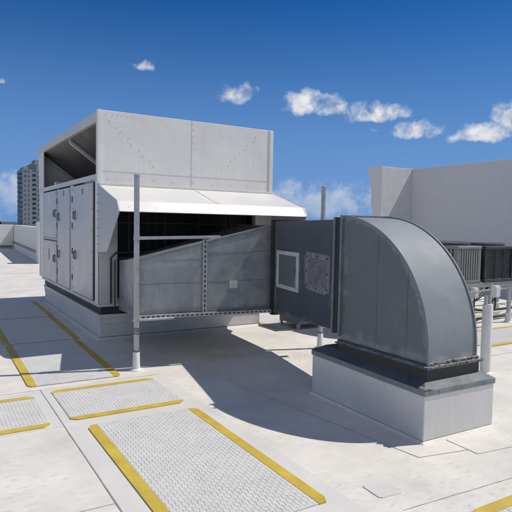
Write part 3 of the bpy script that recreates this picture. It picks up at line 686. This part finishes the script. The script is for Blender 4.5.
# ================================================================== WALLS
w1 = thing('screen_wall', (13.6, 8, 0), 'tall grey stucco screen wall with a short sunlit return behind the condensers', 'wall')
WX, WY, WZ = 13.6, 12.78, 3.52
MB().box(WX, WX+.35, 1.5, WY, 0, WZ).build('long_wall', 'stucco', w1, bevel=.01)
MB().box(12.26, WX+.35, WY, WY+.36, 0, WZ-.002).build('return_wall', 'stucco', w1, bevel=.01)
cn = MB(); 
for (za, zb, e) in ((3.27, 3.515, .26), (2.85, 3.27, .16), (2.23, 2.85, .10)): cn.box(12.262, 13.9, WY+.36, WY+.36+e, za, zb)
cn.split('cornice', 'stucco', w1, bevel=.008)
p1 = thing('parapet_wall', (4.0, 28, 0), 'white parapet beyond the left end of the unit, with dark flashing strip and raised pillar', 'parapet', 'white parapets')
pa = MB(); pa.hexa([(3.67, 22.2, 0), (4.05, 22.2, 0), (4.62, 33.6, 0), (4.27, 33.6, 0)], [(3.67, 22.2, 1.36), (4.05, 22.2, 1.36), (4.62, 33.6, 1.36), (4.27, 33.6, 1.36)]); pa.build('parapet_body', 'parapet', p1, bevel=.02)
MB().box(3.6, 4.15, 21.7, 22.25, 0, 1.56).build('pillar', 'parapet', p1, bevel=.015)
fs_ = MB(); fs_.hexa([(3.60, 22.3, .36), (3.68, 22.3, .36), (4.28, 33.58, .36), (4.19, 33.58, .36)], [(3.60, 22.3, .43), (3.68, 22.3, .43), (4.28, 33.58, .43), (4.19, 33.58, .43)]); fs_.build('flashing', 'rack', p1)
p2 = thing('parapet_wall', (-8, 33.6, 0), 'low white far parapet closing the roof at the left edge of the photo', 'parapet', 'white parapets')
MB().box(-25, 4.26, 33.6, 33.95, 0, 1.365).build('parapet_body', 'parapet', p2, bevel=.02)
MB().box(-25, 4.18, 33.52, 33.6, .1, .2).build('flashing', 'rack', p2)

p3 = thing('parapet_wall', (10, 22.2, 0), 'white parapet behind the unit and the screen wall, almost wholly hidden', 'parapet', 'white parapets')
MB().box(4.16, 16, 22.1, 22.45, 0, 1.2).build('parapet_body', 'parapet', p3, bevel=.02)

# ================================================================== CONDENSERS AND STAND
def condenser(x0, y0, z0, w, d, h, coil, label, ring_fan=True):
    t = thing('condensing_unit', (x0+w/2, y0+d/2, z0), label, 'air conditioner', 'condensing units on the roof stand')
    body = MB(); body.box(x0+.03, x0+w-.03, y0+.03, y0+d-.03, z0+.06, z0+h-.06); body.build('coil', 'condark', t)
    MB().box(x0-.005, x0+w+.005, y0-.005, y0+d+.005, z0, z0+.06).build('base_pan', 'condark' if coil else 'conden', t, bevel=.01)
    MB().box(x0-.012, x0+w+.012, y0-.012, y0+d+.012, z0+h-.06, z0+h).build('top_panel', 'condark' if coil else 'conden', t, bevel=.018)
    cp = MB()
    for (x, y) in ((x0, y0), (x0+w-.045, y0), (x0, y0+d-.045), (x0+w-.045, y0+d-.045)): cp.box(x, x+.045, y, y+.045, z0+.06, z0+h-.06)
    cp.split('corner_post', 'condark' if coil else 'conden', t, bevel=.006)
    g = MB()
    if coil:
        for k in range(4): x = x0+.05+(w-.1)*k/3; g.box(x-.006, x+.006, y0-.004, y0+.008, z0+.05, z0+h-.05)
        for k in range(14):
            z = z0+.1+(h-.2)*k/13; g.box(x0+.045, x0+w-.045, y0+.01, y0+.02, z-.0015, z+.0015); g.box(x0+.02, x0+.03, y0+.045, y0+d-.045, z-.0015, z+.0015)
        g.build('wire_guard', 'condark', t)
    else:
        for k in range(9):
            x = x0+.07+(w-.14)*k/8; g.box(x-.020, x+.020, y0-.004, y0+.022, z0+.06, z0+h-.06)
            y = y0+.07+(d-.14)*k/8; g.box(x0-.004, x0+.022, y-.026, y+.026, z0+.06, z0+h-.06)
            g.box(x0+w-.022, x0+w+.004, y-.026, y+.026, z0+.06, z0+h-.06)
        g.build('louvre_panel', 'conden', t, bevel=.006)
    if ring_fan:
        f_ = MB(); cx, cy, r = x0+w/2, y0+d/2, min(w, d)*.5
        seg = 32
        vs = []; 
        for (ra, z) in ((r, z0+h), (r, z0+h+.045), (r-.03, z0+h+.055), (r-.05, z0+h+.045), (r-.05, z0+h)):
            vs += [(cx+ra*math.cos(2*math.pi*k/seg), cy+ra*math.sin(2*math.pi*k/seg), z) for k in range(seg)]
        f_.add(vs, [(i*seg+k, i*seg+(k+1) % seg, (i+1)*seg+(k+1) % seg, (i+1)*seg+k) for i in range(4) for k in range(seg)])
        f_.build('fan_ring', 'condark', t, smooth=True)
        f_ = MB()
        for k in range(12):
            a = math.pi*k/12; f_.tube([(cx-(r-.04)*math.cos(a), cy-(r-.04)*math.sin(a), z0+h+.045), (cx, cy, z0+h+.06), (cx+(r-.04)*math.cos(a), cy+(r-.04)*math.sin(a), z0+h+.045)], .004, 5)
        for rr_ in (.3, .55, .8): f_.tube([(cx+(r-.04)*rr_*math.cos(2*math.pi*k/24), cy+(r-.04)*rr_*math.sin(2*math.pi*k/24), z0+h+.06-.015*rr_) for k in range(25)], .004, 5)
        f_.build('fan_guard', 'rack', t)
    return t
condenser(8.245, 6.592, .60, .66, .80, .69, False, 'small grey condensing unit with ribbed louvre sides, left on the roof stand')
condenser(9.02, 6.58, .60, .86, .86, .685, True, 'dark condensing unit with black coil sides at the right edge of the photo')
condenser(9.45, 7.85, .60, 1.05, 1.05, .665, True, 'dark condensing unit with a wide round fan top, behind the louvred one')
es = thing('equipment_stand', (9.2, 7, 0), 'steel pipe stand with long beams carrying the condensing units', 'equipment stand')
bm_ = MB()
for y in (6.62, 7.25, 7.9, 8.75): bm_.box(7.75, 11.6, y-.03, y+.03, .51, .598)
bm_.split('beam', 'pipe', es, bevel=.005)
bm_ = MB()
for x in (8.0, 9.4, 10.9): bm_.box(x-.03, x+.03, 6.5, 8.9, .45, .508)
bm_.split('cross_beam', 'pipe', es, bevel=.005)
for (x, y) in ((8.0, 6.58), (9.4, 6.58), (10.9, 6.58), (8.0, 8.6), (9.4, 8.6), (10.9, 8.6)):
    MB().tube([(x, y, .1), (x, y, .452)], .045, 14).build('leg', 'pipe', es, smooth=True)
    MB().tube([(x, y, -.005), (x, y, .015), (x, y, .02), (x, y, .2), (x, y, .21)], [.11, .1, .065, .06, .05], 14).build('boot', 'boot', es, smooth=True)
# free standing pipe posts with white boots
def pipe_post(x, y, zb, zt, r, label, head=None):
    t = thing('pipe_post', (x, y, 0), label, 'pipe post', 'white booted pipe posts')
    MB().tube([(x, y, -.005), (x, y, .01), (x, y, .02), (x, y, zb-.01), (x, y, zb)], [r*1.5, r*1.4, r*1.05, r, r*.95], 20).build('boot', 'boot', t, smooth=True)
    p = MB()
    for dx in ((-.035, .03) if r > .05 else (0,)): p.tube([(x+dx, y, zb-.02), (x+dx, y, zt)], .020 if r > .05 else r*.7, 12)
    p.build('pipe', 'pipe', t, smooth=True)
    return t
pipe_post(5.329, 3.833, .775, .87, .055, 'thick white pipe boot right of the duct elbow, two grey pipes leaving its top')
pipe_post(8.657, 5.817, .17, .62, .05, 'thin grey pipe with short white boot near the right edge, before the stand')
def disconnect(x, y, z, w, h, label):
    t = thing('disconnect_switch', (x, y, z), label, 'switch box', 'grey disconnect boxes by the condensers')
    MB().box(x-w/2, x+w/2, y-.04, y+.04, z, z+h).build('box', 'box', t, bevel=.008)
    MB().box(x-w/2+.012, x+w/2-.012, y-.05, y-.041, z+.02, z+h-.03).build('cover', 'box', t, bevel=.005)
    MB().box(x+w/2, x+w/2+.02, y-.02, y+.01, z+h*.4, z+h*.75).build('lever', 'rubber', t, bevel=.003)
    MB().tube([(x, y, z+.01), (x, y, z-.12), (x+.02, y+.02, z-.2)], .014, 8).build('conduit_stub', 'rubber', t, smooth=True)
disconnect(8.53, 6.42, .36, .12, .18, 'small grey disconnect box half hidden beside the elbow, under the louvred condenser')
disconnect(7.97, 5.6, .50, .13, .19, 'small grey disconnect box above the white pipe boot')
MB_ = MB(); MB_.tube([(7.97, 5.67, 0), (7.97, 5.67, .72)], .022, 10); 
tag(MB_.build('conduit_post', 'pipe', base=(7.97, 5.67, 0), smooth=True), 'thin conduit post behind the disconnect box by the white boot', 'conduit')
# refrigerant pipes and cables
def line(name, pts, r, material, label, cat):
    P = [Vector(p) for p in pts]; Q = []
    for i in range(len(P)-1):
        p0, p1, p2, p3 = P[max(i-1, 0)], P[i], P[i+1], P[min(i+2, len(P)-1)]
        for k in range(6):
            t_ = k/6; Q.append(.5*((2*p1)+(p2-p0)*t_+(2*p0-5*p1+4*p2-p3)*t_*t_+(3*p1-p0-3*p2+p3)*t_**3))
    Q.append(P[-1]); b = MB(); b.tube(Q, r, 8)
    tag(b.build(name, material, base=tuple(P[0]), smooth=True), label, cat, 'pipes and cables under the condensers')
line('refrigerant_pipe', [(7.4, 6.0, .12), (8.2, 6.3, .25), (8.8, 6.5, .35), (9.3, 6.7, .5)], .022, 'rubber', 'black insulated pipe rising to the louvred condenser', 'pipe')
line('refrigerant_pipe', [(7.2, 6.1, .45), (7.9, 6.2, .30), (8.5, 6.2, .16), (9.6, 6.0, .22)], .022, 'rubber', 'black insulated pipe sagging behind the white boot', 'pipe')
line('refrigerant_pipe', [(7.3, 5.9, .05), (8.0, 5.95, .08), (8.8, 6.1, .05), (10, 6.2, .04)], .025, 'rubber', 'black pipe lying on the roof under the stand', 'pipe')
line('cable_conduit', [(7.1, 6.2, .48), (8.2, 6.35, .47), (9.2, 6.4, .49), (10.5, 6.4, .48)], .014, 'pipe', 'grey conduit running along the front of the stand', 'conduit')
line('cable_conduit', [(7.95, 5.6, .48), (7.9, 5.7, .3), (8.2, 6.0, .2), (8.9, 6.3, .3)], .014, 'rubber', 'thin black cable hanging from the disconnect box', 'cable')
line('refrigerant_pipe', [(7.5, 6.8, .05), (8.2, 7.0, .10), (8.9, 6.9, .2), (9.7, 7.0, .5)], .03, 'boot', 'pale wrapped pipe curving up under the dark condenser', 'pipe')
line('refrigerant_pipe', [(7.6, 6.3, .2), (8.4, 6.5, .12), (9.0, 6.4, .07), (10.2, 6.5, .08)], .018, 'boot', 'thin white pipe low behind the white boot', 'pipe')

# box on legs and a second gooseneck glimpsed behind the duct
bx = thing('vent_box', (5.2, 7.0, 0), 'grey metal box on short legs seen below the dark duct section', 'vent box')
MB().box(4.87, 5.50, 6.78, 7.30, .085, .50).build('box_body', 'bluegrey', bx, bevel=.006)
MB().box(4.85, 5.52, 6.76, 7.32, .50, .53).build('lid', 'caplit', bx, bevel=.005)
for (x, y) in ((4.89, 6.80), (5.47, 6.80), (4.89, 7.27), (5.47, 7.27)): MB().box(x-.02, x+.02, y-.02, y+.02, 0, .085).build('leg', 'pipe', bx)
gv = thing('gooseneck_vent', (5.8, 6.1, 0), 'rounded grey gooseneck vent hidden behind the duct elbow', 'roof vent')
gp = [(6.55, 1.2)]+[(6.5-.75*math.sin(math.pi/2*k/14), .45+.75*math.cos(math.pi/2*k/14)) for k in range(15)]+[(5.75, .25), (6.55, .25)]
MB().prism([(5.52, y, z) for y, z in gp], (.6, 0, 0)).build('vent_hood', 'elbow', gv, bevel=.006)
MB().box(5.47, 6.17, 5.7, 6.6, 0, .25).build('vent_curb', 'curbskin', gv, bevel=.006)

# ================================================================== FAR BACKGROUND
tw = thing('apartment_tower', (58.5, 380, -16), 'tall pale apartment tower with stacked balconies far beyond the left parapet', 'building')
TX0, TY = 53.6, 380
fl_h = 3.05; zb = -16
body = MB(); body.box(TX0, 59.5, TY, TY+22, zb, 35.0); body.box(59.5, 72, TY+3, TY+25, zb, 39.0); body.box(72, 78, TY+6, TY+28, zb, 36)
body.box(TX0+1, 58.5, TY+4, TY+18, 35, 36.6); body.box(61.5, 64, TY+3.4, TY+15, 39, 41.5)
body.build('wall', 'tower', tw)
rec = MB(); rec.box(59.51, 62.4, TY+2.9, TY+3, zb, 38.5); rec.build('recess', 'towerdark', tw)
nfl = int((35-zb)/fl_h)
wn_ = MB(); bl = MB(); bw = MB()
for k in range(nfl):
    z = 35-(k+1)*fl_h
    bl.box(TX0-2.0, TX0, TY+1, TY+9, z, z+.35); bl.box(TX0-2.0, TX0-1.85, TY+1, TY+9, z+.35, z+1.2); bl.box(TX0-2.0, TX0, TY+1, TY+1.15, z+.35, z+1.2)
    wn_.box(TX0+1.2, TX0+2.0+random.choice((0, .0, .5)), TY-.06, TY-.01, z+.9, z+2.2); wn_.box(TX0+3.4, TX0+4.2, TY-.06, TY-.01, z+.9, z+2.2)
    wn_.box(TX0-.06, TX0-.01, TY+1.5, TY+8.5, z+.4, z+2.6)
    bl.box(59.55, 62.3, TY+1.2, TY+2.85, z, z+.35); bl.box(59.55, 62.3, TY+1.2, TY+1.35, z+.35, z+1.25)
    wn_.box(63.4, 64.6, TY+2.94, TY+2.99, z+.9, z+2.3); wn_.box(66.5, 68, TY+2.94, TY+2.99, z+.9, z+2.3)
bl.split('balcony', 'tower', tw); wn_.split('window', 'towerdark', tw)
# far-off tree belt along the horizon
tb_ = MB()
for k in range(1500):
    x = random.uniform(-260, 260); y = random.uniform(420, 520); h = 14+4.2*math.sin(x*.07)*math.sin(x*.021+1)+random.uniform(-2.5, 3)
    z = -16+h*random.uniform(.35, 1); r = random.uniform(1.5, 3.6)
    vs = [(x+r*random.uniform(.7, 1.2)*cx_, y+r*cy_, z+r*random.uniform(.5, .9)*cz_) for cx_, cy_, cz_ in ((1, 0, 0), (0, 1, 0), (-1, 0, 0), (0, -1, 0), (0, 0, 1), (0, 0, -1), (.7, -.7, .6), (-.7, -.7, .5))]
    tb_.add(vs, [(0, 1, 4), (1, 2, 4), (2, 7, 4), (7, 3, 4), (3, 6, 4), (6, 0, 4), (0, 5, 1), (1, 5, 2), (2, 5, 7), (7, 5, 3), (3, 5, 6), (6, 5, 0)])
tbo = tb_.build('far_trees', 'leaf'); struct(tbo, 'stuff')
for (x, y, w, h, lab) in ((38.5, 398, 5, 18.2, 'low pale building among the far trees at the left edge'),):
    t = thing('low_building', (x, y, -16), lab, 'building')
    MB().box(x-w/2, x+w/2, y, y+12, -16, -16+h).build('wall', 'lowbld', t)
    MB().box(x-w/2-.3, x+w/2+.3, y-.3, y+12.3, -16+h, -15.4+h).build('roof', 'tower', t)
